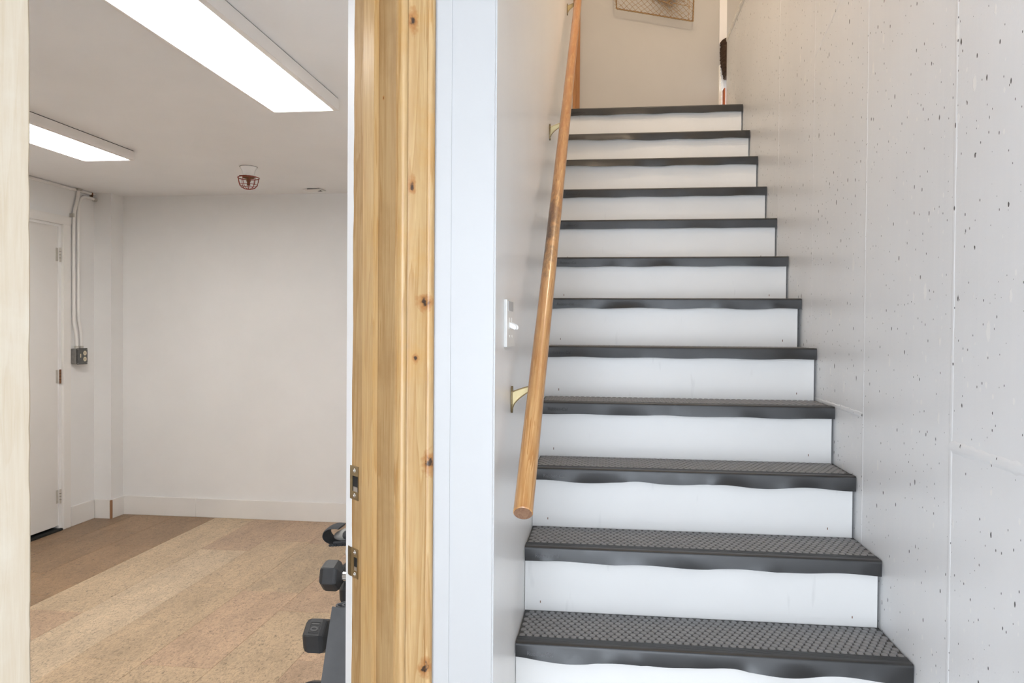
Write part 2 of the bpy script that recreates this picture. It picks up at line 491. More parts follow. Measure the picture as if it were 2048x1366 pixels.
# columns between X edges; first row boundary read from the photograph for the pale ones
edges = [-3.46] + [-1.972 - PITCH * k for k in range(4, -7, -1)]
edges = sorted(e for e in edges if e >= -3.46 - 1e-6 and e <= -0.125) + [-0.125]
offs = {3: 2.53, 2: 1.45}
RP = random.Random(3)
for ci in range(len(edges) - 1):
    x0, x1 = edges[ci], edges[ci + 1]
    if x1 - x0 < 0.01: continue
    xc = (x0 + x1) / 2
    is_a = abs(xc + 2.127) < 0.05; is_b = abs(xc + 2.437) < 0.05
    ph = 2.53 if is_a else (2.34 if is_b else RP.uniform(0, 0.9) + 1.2)
    ystart = -0.05 if xc > -1.0 else -0.55
    ys = [ystart]; y = ph - PL_LEN * 6
    while y < 3.28:
        if y > ystart + 0.05: ys.append(y)
        y += PL_LEN
    ys.append(3.295)
    for y0, y1 in zip(ys, ys[1:]):
        if y1 - y0 < 0.02: continue
        yc = (y0 + y1) / 2
        if is_a: c = light_c if yc < 2.5 else pink_c
        elif is_b: c = (0.50, 0.37, 0.235) if yc > 1.45 else pink_c
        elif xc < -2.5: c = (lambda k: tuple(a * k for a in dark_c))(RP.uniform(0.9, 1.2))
        else: c = (lambda k: tuple(a * k for a in (mid_c if RP.random() < 0.7 else pink_c)))(RP.uniform(0.92, 1.08))
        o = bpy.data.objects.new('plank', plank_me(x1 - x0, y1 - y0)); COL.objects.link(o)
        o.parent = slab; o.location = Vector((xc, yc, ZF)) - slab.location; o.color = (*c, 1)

# gym walls
YB = 3.30
tag(MB().box((-3.62, YB, ZF), (-0.125, YB + 0.12, ZC)).build('wall_back', 'paint_room'), 'plain off-white back wall of the gym room', 'wall', kind='structure')
wl_ = MB()
wl_.box((-3.62, -1.5, ZF), (-3.46, 2.06, ZC)).box((-3.62, 2.80, ZF), (-3.46, YB, ZC)).box((-3.62, 2.06, 1.50), (-3.46, 2.80, ZC))
tag(wl_.build('wall_left', 'paint_room'), 'off-white side wall of the gym room with the door', 'wall', kind='structure')
tag(MB().box((-3.46, 3.16, ZF), (-3.327, YB, ZC)).build('wall_corner', 'paint_room'), 'boxed-out white corner between the door wall and back wall', 'wall', kind='structure')
tag(MB().box((-3.62, -1.5, ZC), (-0.0625, YB, ZC + 0.12)).build('ceiling', 'paint_ceiling'), 'off-white flat ceiling of the gym room', 'ceiling', kind='structure')
tag(MB().box((-3.62, -1.62, ZF), (-0.94, -1.5, ZC + 0.12)).build('wall_front', 'paint_room'), 'off-white wall of the gym room behind the doorway', 'wall', kind='structure')
# partition between gym and stair; its narrow end faces the entrance
mbp = MB()
mbp.box((-0.125, -0.40, ZF), (0.0, 3.32, 4.6))
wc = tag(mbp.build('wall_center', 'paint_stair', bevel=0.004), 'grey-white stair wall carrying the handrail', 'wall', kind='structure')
wc.data.materials.append(M['paint_pillar_dimmed'])
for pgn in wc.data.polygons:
    if pgn.normal.y < -0.9: pgn.material_index = 1  # darker copy on the daylit end face
# slim corner bead down the partition end
MB().box((-0.125, -0.4022, ZF), (-0.094, -0.3995, 4.0)).build('corner_bead', 'paint_pillar_dimmed', wc)

# diagonal wall with the doorway (three pieces in one wall)
JT = 0.02
HW = 0.64           # doorway width between the casings
WT = 0.235
mbd = MB()
A = _A; B = _B


def P2(w, s, z=0.0): return A + U * w + D * s + Vector((0, 0, z))


e1 = P2(JT, 0.018); e2 = P2(JT, WT)
hx = e2 + U * ((-0.126 - e2.x) / U.x)
e0 = e1 + U * ((-0.126 - e1.x) / U.x)
mbd.sweep([(e1.x, e1.y, ZF), (e0.x, e0.y, ZF), (hx.x, hx.y, ZF), (e2.x, e2.y, ZF)], (0, 0, ZC - ZF))
l1 = P2(-HW - JT, 0.018); l2 = P2(-HW - JT, WT); l3 = P2(-HW - 0.45, 0.018)
mbd.sweep([(l1.x, l1.y, ZF), (l2.x, l2.y, ZF), (-1.25, l2.y - (l2.x + 1.25), ZF), (l3.x, -1.62, ZF), (l3.x, l3.y, ZF)], (0, 0, ZC - ZF))
h1 = P2(-HW - JT, 0.018); h2 = P2(-HW - JT, WT); h3 = P2(JT, WT); h4 = P2(JT, 0.018)
mbd.sweep([(q.x, q.y, 1.72) for q in (h1, h4, h3, h2)], (0, 0, ZC - 1.72))
c0 = B + D * 0.006 - U * 0.001; c1_ = B + D * 0.022 - U * 0.001
mbd.sweep([(c0.x, c0.y, ZF), (-0.1245, -0.3995, ZF), (-0.1245, -0.36, ZF), (c1_.x, c1_.y, ZF)], (0, 0, 1.74 - ZF))
tag(mbd.build('wall_diagonal', 'paint_pillar_dimmed'), 'white diagonal wall around the pine-framed doorway', 'wall', kind='structure')
tag(MB().box((l3.x - 0.12, -5.2, ZF), (l3.x, -1.62, 1.95)).build('wall_entrance', 'paint_stair'), 'white side wall of the entrance beside the camera', 'wall', kind='structure')
tag(MB().sweep([(q[0], q[1], 1.95) for q in ((l3.x - 0.12, -5.2), (XW + 0.35, -5.2), (XW + 0.35, -0.40), (-0.13, -0.40), (l3.x - 0.12, -1.3))], (0, 0, 0.2)).build('ceiling_entrance', 'paint_ceiling'), 'white entrance ceiling in front of the stairs', 'ceiling', kind='structure')

# concrete foundation wall with form seams
cw = tag(MB().box((XW, -5.2, ZF), (XW + 0.22, 3.10, 2.70)).build('wall_right', 'concrete', origin=(XW, 0, ZF)), 'pitted painted concrete wall right of the stairs', 'wall', kind='structure')


def ridge(y0, z0, y1, z1, w, seed, h=0.004):
    rr = random.Random(seed); n = 60; d = Vector((0, y1 - y0, z1 - z0)); L = d.length; d.normalize(); q = Vector((0, -d.z, d.y))
    vs = []; fs = []
    for i in range(n + 1):
        c = Vector((XW, y0, z0)) + d * (L * i / n) + q * rr.uniform(-0.0007, 0.0007)
        ww = w * rr.uniform(0.8, 1.2); hh = h * rr.uniform(0.55, 1.1)
        prof = [(-1, 0.001), (-0.55, -hh * 0.35), (-0.2, -hh), (0.1, -hh * 0.6), (0.4, -hh * 0.85), (0.75, -hh * 0.3), (1, 0.001)]
        vs += [c + q * (a * ww) + Vector((b, 0, 0)) for a, b in prof]
    m = 7
    for i in range(n):
        for k in range(m - 1): fs.append((i * m + k, i * m + k + 1, (i + 1) * m + k + 1, (i + 1) * m + k))
    MB().raw(vs, fs).build('form_seam', 'concrete', cw, smooth='all')


ridge(-0.172, ZF, -0.172, 2.2, 0.010, 1, 0.0014)
ridge(0.410, ZF, 0.405, 2.2, 0.007, 2, 0.0011)
ridge(0.995, 0.55, 0.99, 2.5, 0.005, 3, 0.0008)
ridge(1.575, 1.0, 1.575, 2.6, 0.0035, 4, 0.0010)
ridge(-0.755, ZF, -0.755, 2.2, 0.010, 5)
ridge(-1.2, 0.565, -0.17, 0.565, 0.015, 6, 0.0035)
ridge(0.41, 0.572, 0.98, 0.572, 0.010, 7, 0.0022)
# diagonal trowel scar near the top of the wall
ridge(0.99, 1.845, 0.655, 1.93, 0.012, 8, 0.0022)

# upper hall
tag(MB().box((XW + 0.15, -0.52, 2.70), (XW + 0.27, 3.5, 4.6)).build('wall_upper', 'paint_stair'), 'pale wall set back above the concrete ledge', 'wall', kind='structure')
YL = 3.20
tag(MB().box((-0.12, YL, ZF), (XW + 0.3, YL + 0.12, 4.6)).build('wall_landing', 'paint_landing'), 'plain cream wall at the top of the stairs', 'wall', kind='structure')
tag(MB().box((-0.125, -0.52, 4.6), (XW + 0.4, 3.5, 4.7)).build('ceiling_stair', 'paint_stair'), 'white ceiling high above the stairs', 'ceiling', kind='structure')
tag(MB().box((0.0, -0.52, 2.15), (XW + 0.35, -0.40, 4.6)).build('wall_header', 'paint_stair'), 'white wall above the entrance ceiling', 'wall', kind='structure')

# baseboards of the gym
BH = 0.137
bb = tag(MB().box((-3.327, YB - 0.014, ZF), (-2.745, YB, ZF + BH)).build('baseboard_back', 'paint_trim', bevel=0.002), 'white baseboard along the gym back wall, left length', 'baseboard', kind='structure')
tag(MB().box((-2.743, YB - 0.0145, ZF), (-0.125, YB, ZF + BH - 0.001)).build('baseboard_center', 'paint_trim', bevel=0.002), 'white baseboard along the gym back wall, long right length', 'baseboard', kind='structure')
tag(MB().box((-3.46, 2.905, ZF), (-3.446, 3.146, ZF + BH)).build('baseboard_left', 'paint_trim', bevel=0.002), 'short white baseboard between the door and the corner', 'baseboard', kind='structure')
bc = tag(MB().box((-3.446, 3.146, ZF), (-3.327, 3.16, ZF + BH)).build('baseboard_corner', 'paint_trim', bevel=0.001), 'white baseboard around the boxed-out corner with bare wood end', 'baseboard', kind='structure')
MB().box((-3.327, 3.146, ZF), (-3.3145, 3.1595, ZF + BH - 0.004)).build('bare_end', 'wood_raw', bc)
MB().box((-3.327, 3.16, ZF), (-3.314, YB - 0.014, ZF + BH)).build('return_board', 'paint_trim', bc, bevel=0.001)
# thin cove strip along the ceiling edge of the door wall
tag(MB().tube([(-3.452, -1.4, ZC - 0.012), (-3.452, 3.155, ZC - 0.012)], 0.011, 8).build('trim_1', 'paint_trim', smooth=True), 'thin white strip along the ceiling above the gym door', 'trim', kind='structure')

# gym door and its frame
dr = tag(MB().box((-3.505, 2.075, ZF + 0.030), (-3.468, 2.806, 1.508)).build('door_1', 'paint_door', bevel=0.002), 'flat off-white door with three butt hinges', 'door', kind='structure')
for z, rusty in ((1.31, 0), (0.481, 1), (-0.339, 0)):
    hg = MB().tube([(-3.459, 2.811, z - 0.048), (-3.459, 2.811, z + 0.048)], 0.0075, 10).build('hinge', 'rust' if rusty else 'hinge', dr, smooth=True)
    MB().box((-3.468, 2.782, z - 0.045), (-3.4635, 2.808, z + 0.045)).build('leaf', 'hinge', hg)
    for kz in (-0.022, 0.0, 0.022):
        MB().tube([(-3.459, 2.811, z + kz - 0.0012), (-3.459, 2.811, z + kz + 0.0012)], 0.0079, 10).build('knuckle_gap', 'void', hg)
fr = tag(MB().box((-3.462, 2.824, ZF), (-3.442, 2.897, 1.517)).build('trim_2', 'paint_trim', bevel=0.003), 'white flat casing around the gym door', 'trim', kind='structure')
MB().box((-3.462, 2.00, 1.517), (-3.440, 2.901, 1.577)).build('head_casing', 'paint_trim', fr, bevel=0.003)
MB().box((-3.462, 1.98, ZF), (-3.442, 2.053, 1.517)).build('side_casing', 'paint_trim', fr, bevel=0.003)
MB().box((-3.52, 2.812, ZF), (-3.462, 2.824, 1.517)).build('side_jamb', 'paint_trim', fr)
MB().box((-3.52, 2.06, 1.514), (-3.462, 2.824, 1.519)).build('head_jamb', 'paint_trim', fr)
MB().box((-3.56, 2.06, ZF - 0.004), (-3.440, 2.815, ZF + 0.014)).build('threshold', 'threshold', fr, bevel=0.003)
MB().box((-3.53, 2.06, ZF), (-3.52, 2.812, 1.512)).build('dark_gap', 'void', fr)

# ---- pine door frame of the near doorway
jb = MB()
jo = A - 0.005 * U
jb.obox(Vector((jo.x, jo.y, ZF)) + D * 0.018, U, D, (0, 0, 1), JT + 0.005, WT - 0.018, 1.72 - ZF)
jamb = tag(jb.build('trim_3', 'wood_jamb', origin=(0, 0, 0)), 'honey-coloured wooden door frame with strike plates beside the white wall', 'door frame', kind='structure')
# stop
MB().obox(Vector((jo.x, jo.y, ZF)) + D * 0.088 - U * 0.012, U, D, (0, 0, 1), 0.012, 0.052, 1.72 - ZF).build('door_stop', 'wood_stop', jamb, bevel=0.0015)
# casing with a moulded face: (across from inner edge, thickness)
prof = [(0.0, 0.0), (0.0, 0.011), (0.002, 0.0145), (0.005, 0.0165), (0.009, 0.0178), (0.013, 0.0165), (0.0155, 0.0138), (0.0165, 0.0128), (0.018, 0.0142),
        (0.040, 0.0160), (0.058, 0.0180), (0.0592, 0.0160), (0.0605, 0.0160), (0.062, 0.0190), (0.067, 0.0215), (0.073, 0.0215), (0.078, 0.0185), (0.080, 0.014), (0.080, 0.0)]


def casing(base, across, out, prof, z0, z1, name, mat, parent):
    mb = MB(); mb.sweep([tuple(base + across * a + out * t + Vector((0, 0, z0))) for a, t in prof], (0, 0, z1 - z0))
    return mb.build(name, mat, parent, smooth=True)


casing(A + D * 0.018, U, -D, prof, ZF, 1.74, 'casing', 'wood_casing', jamb)
# sloppy white paint along the far edge of the jamb
rw = random.Random(11); n = 70; vs = []; fs = []
e = 0.0
for i in range(n + 1):
    z = ZF + (1.71 - ZF) * i / n
    e = 0.6 * e + rw.uniform(-0.0016, 0.0016)
    s0 = 0.2065 + e + 0.002 * math.sin(z * 3.1)
    for s_, off in ((s0, 0.0), (s0, 0.0008), (WT + 0.0008, 0.0008), (WT + 0.0008, -0.02)):
        q = jo + D * s_ - U * off; vs.append((q.x, q.y, z))
for i in range(n):
    for k in range(3): fs.append((i * 4 + k, i * 4 + k + 1, (i + 1) * 4 + k + 1, (i + 1) * 4 + k))
MB().raw(vs, fs).build('painted_edge', 'paint_room', jamb)


def strike(s0, s1, z0, z1, lip, latch):
    q0 = jo + D * s0 - U * 0.0022
    # plate with a real opening: four bars round the hole
    hs0, hs1 = s0 + (s1 - s0) * (0.0 if not latch else 0.08), s1 - (s1 - s0) * (0.30 if not latch else 0.42)
    hz0, hz1 = z0 + (z1 - z0) * 0.25, z1 - (z1 - z0) * 0.29
    mb = MB()

    def bar(sa, sb, za, zb): mb.obox(jo + D * sa - U * 0.0022 + Vector((0, 0, za)), U, D, (0, 0, 1), 0.0022, sb - sa, zb - za)
    bar(s0, s1, z0, hz0); bar(s0, s1, hz1, z1); bar(s0, hs0 + 1e-4, hz0, hz1); bar(hs1, s1, hz0, hz1)
    pl_ = mb.build('strike_plate', 'bronze', jamb)
    MB().obox(jo + D * hs0 - U * 0.0008 + Vector((0, 0, hz0)), U, D, (0, 0, 1), 0.0008, hs1 - hs0, hz1 - hz0).build('latch_hole', 'void', pl_)
    if latch:
        MB().obox(jo + D * (hs0 + 0.003) - U * 0.0016 + Vector((0, 0, hz0)), U, D, (0, 0, 1), 0.0012, (hs1 - hs0) * 0.75, (hz1 - hz0) * 0.28).build('bent_tongue', 'steel', pl_)
    else:
        MB().obox(jo + D * (hs0 + 0.004) - U * 0.0016 + Vector((0, 0, hz0)), U, D, (0, 0, 1), 0.0012, (hs1 - hs0) * 0.7, (hz1 - hz0) * 0.30).build('bright_chip', 'steel', pl_)
    if lip:
        vs = []; m = 9
        for i in range(m):
            t = i / (m - 1); sx = s1 + 0.024 * t; off = 0.0022 - 0.0045 * t * t
            hh = (z1 - z0) / 2 * (1.0 if t < 0.6 else math.sqrt(max(0.05, 1 - ((t - 0.6) / 0.45) ** 2)))
            zc = (z0 + z1) / 2
            for (zz, o2) in ((zc - hh, 0), (zc + hh, 0), (zc + hh, 0.0012), (zc - hh, 0.0012)):
                q = jo + D * sx - U * (off + o2); vs.append((q.x, q.y, zz))
        fs = [(0, 1, 2, 3), ((m - 1) * 4 + 3, (m - 1) * 4 + 2, (m - 1) * 4 + 1, (m - 1) * 4)]
        for i in range(m - 1):
            for k in range(4): fs.append((i * 4 + k, i * 4 + (k + 1) % 4, (i + 1) * 4 + (k + 1) % 4, (i + 1) * 4 + k))
        MB().raw(vs, fs).build('curved_lip', 'bronze_dark', pl_, smooth=True)
    for zz in (z0 + (z1 - z0) * 0.13, z1 - (z1 - z0) * 0.13):
        c = jo + D * (s0 + (s1 - s0) * 0.42) - U * 0.0022 + Vector((0, 0, zz))
        MB().lathe(c, [(0.0048, 0.0), (0.0044, 0.0010), (0.0022, 0.0014), (0.0016, 0.0004)], 12, axis=-U).build('screw', 'steel', pl_, smooth=True)


strike(0.1755, 0.2145, 0.436, 0.511, False, False)
strike(0.1755, 0.2080, 0.262, 0.327, True, True)
# head jamb (above the frame)
MB().obox(Vector((jo.x, jo.y, 1.70)) + D * 0.018 - U * HW, U, D, (0, 0, 1), HW + 0.005, WT - 0.02, 0.02).build('head_jamb', 'wood_jamb', jamb)

# near side of the doorway: pale wooden casing board with a chipped edge
lo_ = A - U * HW
rl = random.Random(5); nseg = 90; vs = []; fs = []
for i in range(nseg + 1):
    z = ZF + (1.74 - ZF) * i / nseg
    ch = 0.0
    if rl.random() < 0.25: ch = rl.uniform(0.0003, 0.0012)
    for (a, t) in ((0.0, 0.0), (-ch, 0.016), (-ch - 0.0015, 0.018), (-0.09, 0.018), (-0.09, 0.0)):
        q = lo_ + D * 0.018 + U * a - D * t; vs.append((q.x, q.y, z))
for i in range(nseg):
    for k in range(5): fs.append((i * 5 + k, i * 5 + (k + 1) % 5, (i + 1) * 5 + (k + 1) % 5, (i + 1) * 5 + k))
fs += [(0, 1, 2, 3, 4), tuple(nseg * 5 + k for k in (4, 3, 2, 1, 0))]
nb = tag(MB().raw(vs, fs).build('trim_4', 'wood_pale', origin=(0, 0, 0)), 'pale wooden casing at the near edge of the doorway', 'trim', kind='structure')
ln = lo_ + D * 0.018
MB().obox(Vector((ln.x, ln.y, ZF)) - U * 0.02, U, D, (0, 0, 1), 0.02, WT - 0.018, 1.72 - ZF).build('side_jamb', 'wood_pale', nb)

# ---- trim at the top of the stairs
tp = tag(MB().box((0.001, YL - 0.045, 2.09), (0.020, YL, 4.2)).build('trim_5', 'wood_post'), 'narrow orange-brown wooden trim at the left end of the landing', 'trim', kind='structure')
MB().box((0.020, YL - 0.022, 2.09), (0.046, YL, 4.2)).build('face_strip', 'wood_post', tp, bevel=0.002)

# broken end of the concrete wall beside the landing
rb = random.Random(21)
vs = []; fs = []; n = 40
for i in range(n + 1):
    z = 2.47 + (2.715 - 2.47) * i / n
    wv = 0.030 * min(1, (i + 4) / 22) + rb.uniform(-0.003, 0.003)
    for (x, y) in ((XW - 0.004 - rb.uniform(0, 0.006), 3.10), (XW - wv * 0.75, 3.13 + rb.uniform(-0.004, 0.004)), (XW - wv, YL - 0.017), (XW + 0.06, YL - 0.017), (XW + 0.06, 3.10)):
        vs.append((x, y, z))
for i in range(n):
    for k in range(5): fs.append((i * 5 + k, i * 5 + (k + 1) % 5, (i + 1) * 5 + (k + 1) % 5, (i + 1) * 5 + k))
fs += [(4, 3, 2, 1, 0), tuple(n * 5 + k for k in range(5))]
tag(MB().raw(vs, fs).build('rough_wood_strip', 'wood_dark'), 'rough dark brown wood showing in the gap beside the landing wall', 'wood strip')
vs = []; fs = []; n = 50
for i in range(n + 1):
    z = 2.09 + (2.57 - 2.09) * i / n
    w0 = 0.030; w1 = w0 - (0.016 + rb.uniform(-0.003, 0.003) if z < 2.40 else 0.010 * (2.57 - z) / 0.17 + 0.004 + rb.uniform(-0.003, 0.003))
    for (x, y) in ((XW - w0 - 0.004, YL - 0.012), (XW - w1 - 0.002, YL - 0.014), (XW - w1, YL), (XW - w0 - 0.006, YL)):
        vs.append((x, y, z))
for i in range(n):
    for k in range(4): fs.append((i * 4 + k, i * 4 + (k + 1) % 4, (i + 1) * 4 + (k + 1) % 4, (i + 1) * 4 + k))
fs += [(3, 2, 1, 0), tuple(n * 4 + k for k in range(4))]
pe = tag(MB().raw(vs, fs).build('plaster_edge', 'plaster'), 'ragged white plaster edge low in the landing corner', 'plaster')
MB().box((XW - 0.012, 3.12, 2.09), (XW - 0.004, YL - 0.016, 2.40)).build('orange_edge', 'orange_paint', pe)
# white corner board above the gap
tag(MB().box((XW - 0.036, YL - 0.016, 2.712), (XW + 0.012, YL, 4.4)).build('trim_6', 'paint_fixture', bevel=0.002), 'white corner board above the rough wood at the landing', 'trim', kind='structure')
# crumbling lip along the concrete ledge
rg = random.Random(31); vs = []; fs = []; n = 120
for i in range(n + 1):
    y = 3.10 - (3.10 - 0.6) * i / n
    j = rg.uniform(-0.004, 0.004); k2 = rg.uniform(0.0, 0.008)
    for (x, z) in ((XW - 0.002, 2.690 + j * 0.5), (XW - 0.009 - j, 2.702), (XW - 0.004, 2.712 + k2), (XW + 0.012, 2.716 + k2), (XW + 0.02, 2.699)):
        vs.append((x, y, z))
for i in range(n):
    for k in range(5): fs.append((i * 5 + k, i * 5 + (k + 1) % 5, (i + 1) * 5 + (k + 1) % 5, (i + 1) * 5 + k))
fs += [(0, 1, 2, 3, 4), tuple(n * 5 + k for k in (4, 3, 2, 1, 0))]
MB().raw(vs, fs).build('crumbled_lip', 'plaster', cw)

# ================================================================== STAIRS
TT, TR, RISE, WW = 0.2244, 0.2447, 0.19, 0.9895
ZK = {k: k * RISE for k in range(-2, 12)}
ZK[11] = 2.105; ZK[8] = 1.514; ZK[6] = 1.137
ZK[12] = None
stair = empty('staircase', (WW / 2, 0.0, ZF), 'white painted staircase climbing between the stair wall and concrete wall', 'staircase')
for k in range(-2, 12):
    z = ZK[k]; y = k * TT; zb = ZK[k - 1] if k > -2 else ZF
    x1 = WW - (0.010 if k in (5,) else 0.004)
    # riser k supports tread k
    rs = MB().box((0.001, y + TR - TT, zb - 0.006), (x1, y + TR - TT + 0.018, z - 0.026)).build('riser', 'paint_riser', stair)
    if k >= -1:
        for xx in (0.045 + 0.01 * R.random(), WW - 0.065 - 0.015 * R.random()):
            h = 0.006 + 0.003 * R.random()
            MB().box((xx, y + TR - TT - 0.0009, zb + 0.020), (xx + 0.0022, y + TR - TT + 0.004, zb + 0.020 + h)).build('nail_mark', 'rust', rs)
    yb = y + TR if k < 11 else YL - 0.001
    MB().box((0.001, y + 0.006, z - 0.030), (WW - 0.001, yb + (0.004 if k < 11 else 0), z - 0.004)).build('tread_board', 'paint_riser', stair)

ORD = ['lowest in the picture', 'second from the bottom', 'third from the bottom', 'fourth from the bottom',
       'fifth from the bottom', 'sixth from the bottom', 'sixth from the top', 'fifth from the top', 'fourth from the top',
       'third from the top', 'second from the top', 'topmost, at the landing']
LOOK = ['with a badly buckled front lip', 'with a gently wavy front lip', 'with a rippled front lip', 'with a nearly straight front lip', 'with a flat dusty front lip',
        'with a puckered lower edge', 'with a slightly ragged lower edge', 'with a straight dark lip', 'with a straight dark lip', 'with a lip curling out at left',
        'with a lip curling out at left', 'with a dark sagging lip']
AMP = [0.017, 0.009, 0.013, 0.005, 0.004, 0.008, 0.005, 0.002, 0.003, 0.006, 0.006, 0.005]


def stud_mesh():
    vs = []; fs = []; n = 8
    for (r, h) in ((1.0, 0.0), (0.86, 1.0)):
        for i in range(n):
            a = 2 * math.pi * i / n
            vs.append((math.cos(a) * r, math.sin(a) * r, h))
    fs = [(i, (i + 1) % n, n + (i + 1) % n, n + i) for i in range(n)] + [tuple(range(n, 2 * n))]
    return vs, fs


SV, SF = stud_mesh()
for k in range(12):
    rk = random.Random(100 + k)
    z = ZK[k]; y = k * TT; amp = AMP[k]
    x0 = 0.002 if k < 2 else 0.006
    x1 = WW
    t = empty('stair_tread_mat', ((x0 + x1) / 2, y + 0.12, z - 0.004), 'black rubber stair tread %s, %s' % (LOOK[k], ORD[k]), 'stair tread', 'rubber treads on the stairs')
    nx = 110
    ph = [rk.uniform(0, 6.28) for _ in range(6)]

    def wave(u):
        s = 0.55 * math.sin(u * 9 + ph[0]) + 0.35 * math.sin(u * 17 + ph[1]) + 0.25 * math.sin(u * 31 + ph[2]) + 0.1 * math.sin(u * 57 + ph[3])
        edge = min(1, u / 0.12) * min(1, (1 - u) / 0.10)
        return s * edge

    curl = 0.020 if k in (9, 10) else 0.0
    LIPH = 0.0405
    # outer surface of the nosing: along the profile from the top ridges to the lip's lower edge
    prof2 = [(0.045, 0.0), (0.0432, 0.0), (0.0424, -0.0012), (0.0400, -0.0012), (0.0392, 0.0), (0.0368, 0.0), (0.0360, -0.0012), (0.0336, -0.0012), (0.0328, 0.0),
             (0.0304, 0.0), (0.0296, -0.0012), (0.0272, -0.0012), (0.0264, 0.0), (0.0240, 0.0), (0.0232, -0.0012), (0.0208, -0.0012), (0.0200, 0.0),
             (0.0060, 0.0), (0.0030, -0.0007), (0.0010, -0.0025), (0.0, -0.0055)]
    nl = 9
    mb = MB(); vs = []; fs = []
    prof_n = len(prof2) + nl
    for i in range(nx + 1):
        u = i / nx; x = x0 + (x1 - x0) * u; w = wave(u)
        for (a, b) in prof2: vs.append((x, y + a, z + b))
        c = curl * max(0.0, 1 - u / 0.42) ** 0.7
        for j in range(1, nl + 1):
            v = j / nl
            out = amp * max(w, -0.25) * v ** 1.6 + c * v ** 1.3 + (0.0060 if k < 5 else 0.0010) * v * min(1, u / 0.05) * min(1, (1 - u) / 0.05)
            drop = LIPH * v - 0.35 * amp * abs(w) * v + 0.0025 * math.sin(u * 23 + ph[4]) * v * (amp / 0.008) - 0.25 * c * v
            vs.append((x, y - out, z - 0.0055 - (LIPH - 0.0055) * 0 - drop * 0.9))
    m = prof_n
    for i in range(nx):
        for q in range(m - 1): fs.append((i * m + q, i * m + q + 1, (i + 1) * m + q + 1, (i + 1) * m + q))
    # inner surface
    b0 = len(vs)
    for i in range(nx + 1):
        for q in range(m):
            p = Vector(vs[i * m + q]); 
            if q < len(prof2) - 3: p = Vector((p.x, p.y, z - 0.004))
            elif q < len(prof2): p = Vector((p.x, max(p.y, y + 0.004), z - 0.0045 - 0.0008 * (q - len(prof2) + 3)))
            else: p = p + Vector((0, 0.0042, 0))
            vs.append(tuple(p))
    for i in range(nx):
        for q in range(m - 1): fs.append((b0 + (i + 1) * m + q, b0 + (i + 1) * m + q + 1, b0 + i * m + q + 1, b0 + i * m + q))
        fs.append((i * m + m - 1, b0 + i * m + m - 1, b0 + (i + 1) * m + m - 1, (i + 1) * m + m - 1))
    for q in range(m - 1):
        fs.append((q + 1, q, b0 + q, b0 + q + 1)); e_ = nx * m
        fs.append((e_ + q, e_ + q + 1, b0 + e_ + q + 1, b0 + e_ + q))
    MB().raw(vs, fs).build('nosing', 'rubber', t, smooth=True)
    yb = y + TR - 0.001 if k < 11 else y + 0.30
    MB().box((x0, y + 0.0448, z - 0.004), (x1, yb, z - 0.0024)).build('base_sheet', 'rubber_base', t)
    # raised studs, staggered rows
    vs = []; fs = []
    px = 0.0197; py = 0.0187; row = 0; yy = y + 0.0448 + 0.011
    while yy < yb - 0.006:
        xx = x0 + 0.012 + (px / 2 if row % 2 else 0)
        while xx < x1 - 0.008:
            b = len(vs)
            for (a, c2, h) in SV: vs.append((xx + a * 0.0085, yy + c2 * 0.0116, z - 0.0024 + h * 0.0026))
            fs += [tuple(q + b for q in f) for f in SF]
            xx += px
        yy += py * 1.0; row += 1
    st = MB().raw(vs, fs).build('stud_pattern', 'rubber_top', t, fix=False)
    st['kind'] = 'stuff'
    # moulded maker's lettering at the left of the lip
    tx = place_text('Rubber-Cal', 0.0150, 0.0007, (x0 + (0.030 if k < 3 else 0.026), y, z - 0.0300), (1, 0, 0), (0, 0, 1), 'lettering_pale' if k < 3 else 'lettering_dark', t)
    for vtx in tx.data.vertices:             # follow the bulging face of the lip
        wx = vtx.co + wpos(t); uu = (wx.x - x0) / (x1 - x0); vv = min(1, max(0, (z - 0.0055 - wx.z) / (0.9 * LIPH)))
        c = curl * max(0.0, 1 - uu / 0.42) ** 0.7
        vtx.co.y -= amp * max(wave(uu), -0.25) * vv ** 1.6 + c * vv ** 1.3 + (0.0060 if k < 5 else 0.0010) * vv * min(1, uu / 0.05) + 0.0002

# ================================================================== HANDRAIL
r0 = Vector((0.066, -0.445, 0.447)); r1 = Vector((0.0625, 2.62, 2.905))
axis = (r1 - r0); L = axis.length; axis.normalize()
rail = empty('handrail', r0, 'round worn wooden handrail on brass brackets along the stair wall', 'handrail')
RR = 0.0202
mb = MB(); n = 40
prs = [(RR - 0.0018, 0.0), (RR, 0.0018)] + [(RR + 0.00025 * math.sin(i * 1.7), 0.05 + (L - 0.06) * i / n) for i in range(n + 1)] + [(RR - 0.001, L)]
mb.lathe((0, 0, 0), prs, 28, cap=False)
rb_ = mb.build('round_bar', M['wood_rail'], None, origin=(0, 0, 0), smooth=True)
rb_.parent = rail; rb_.rotation_mode = 'QUATERNION'; rb_.rotation_quaternion = Vector((0, 0, 1)).rotation_difference(axis)
ec = MB().lathe((0, 0, 0), [(RR - 0.0017, -0.0003), (RR - 0.0017, 0.004)], 28).build('sawn_end', 'wood_rail_end', None, origin=(0, 0, 0))
ec.parent = rail; ec.rotation_mode = 'QUATERNION'; ec.rotation_quaternion = rb_.rotation_quaternion
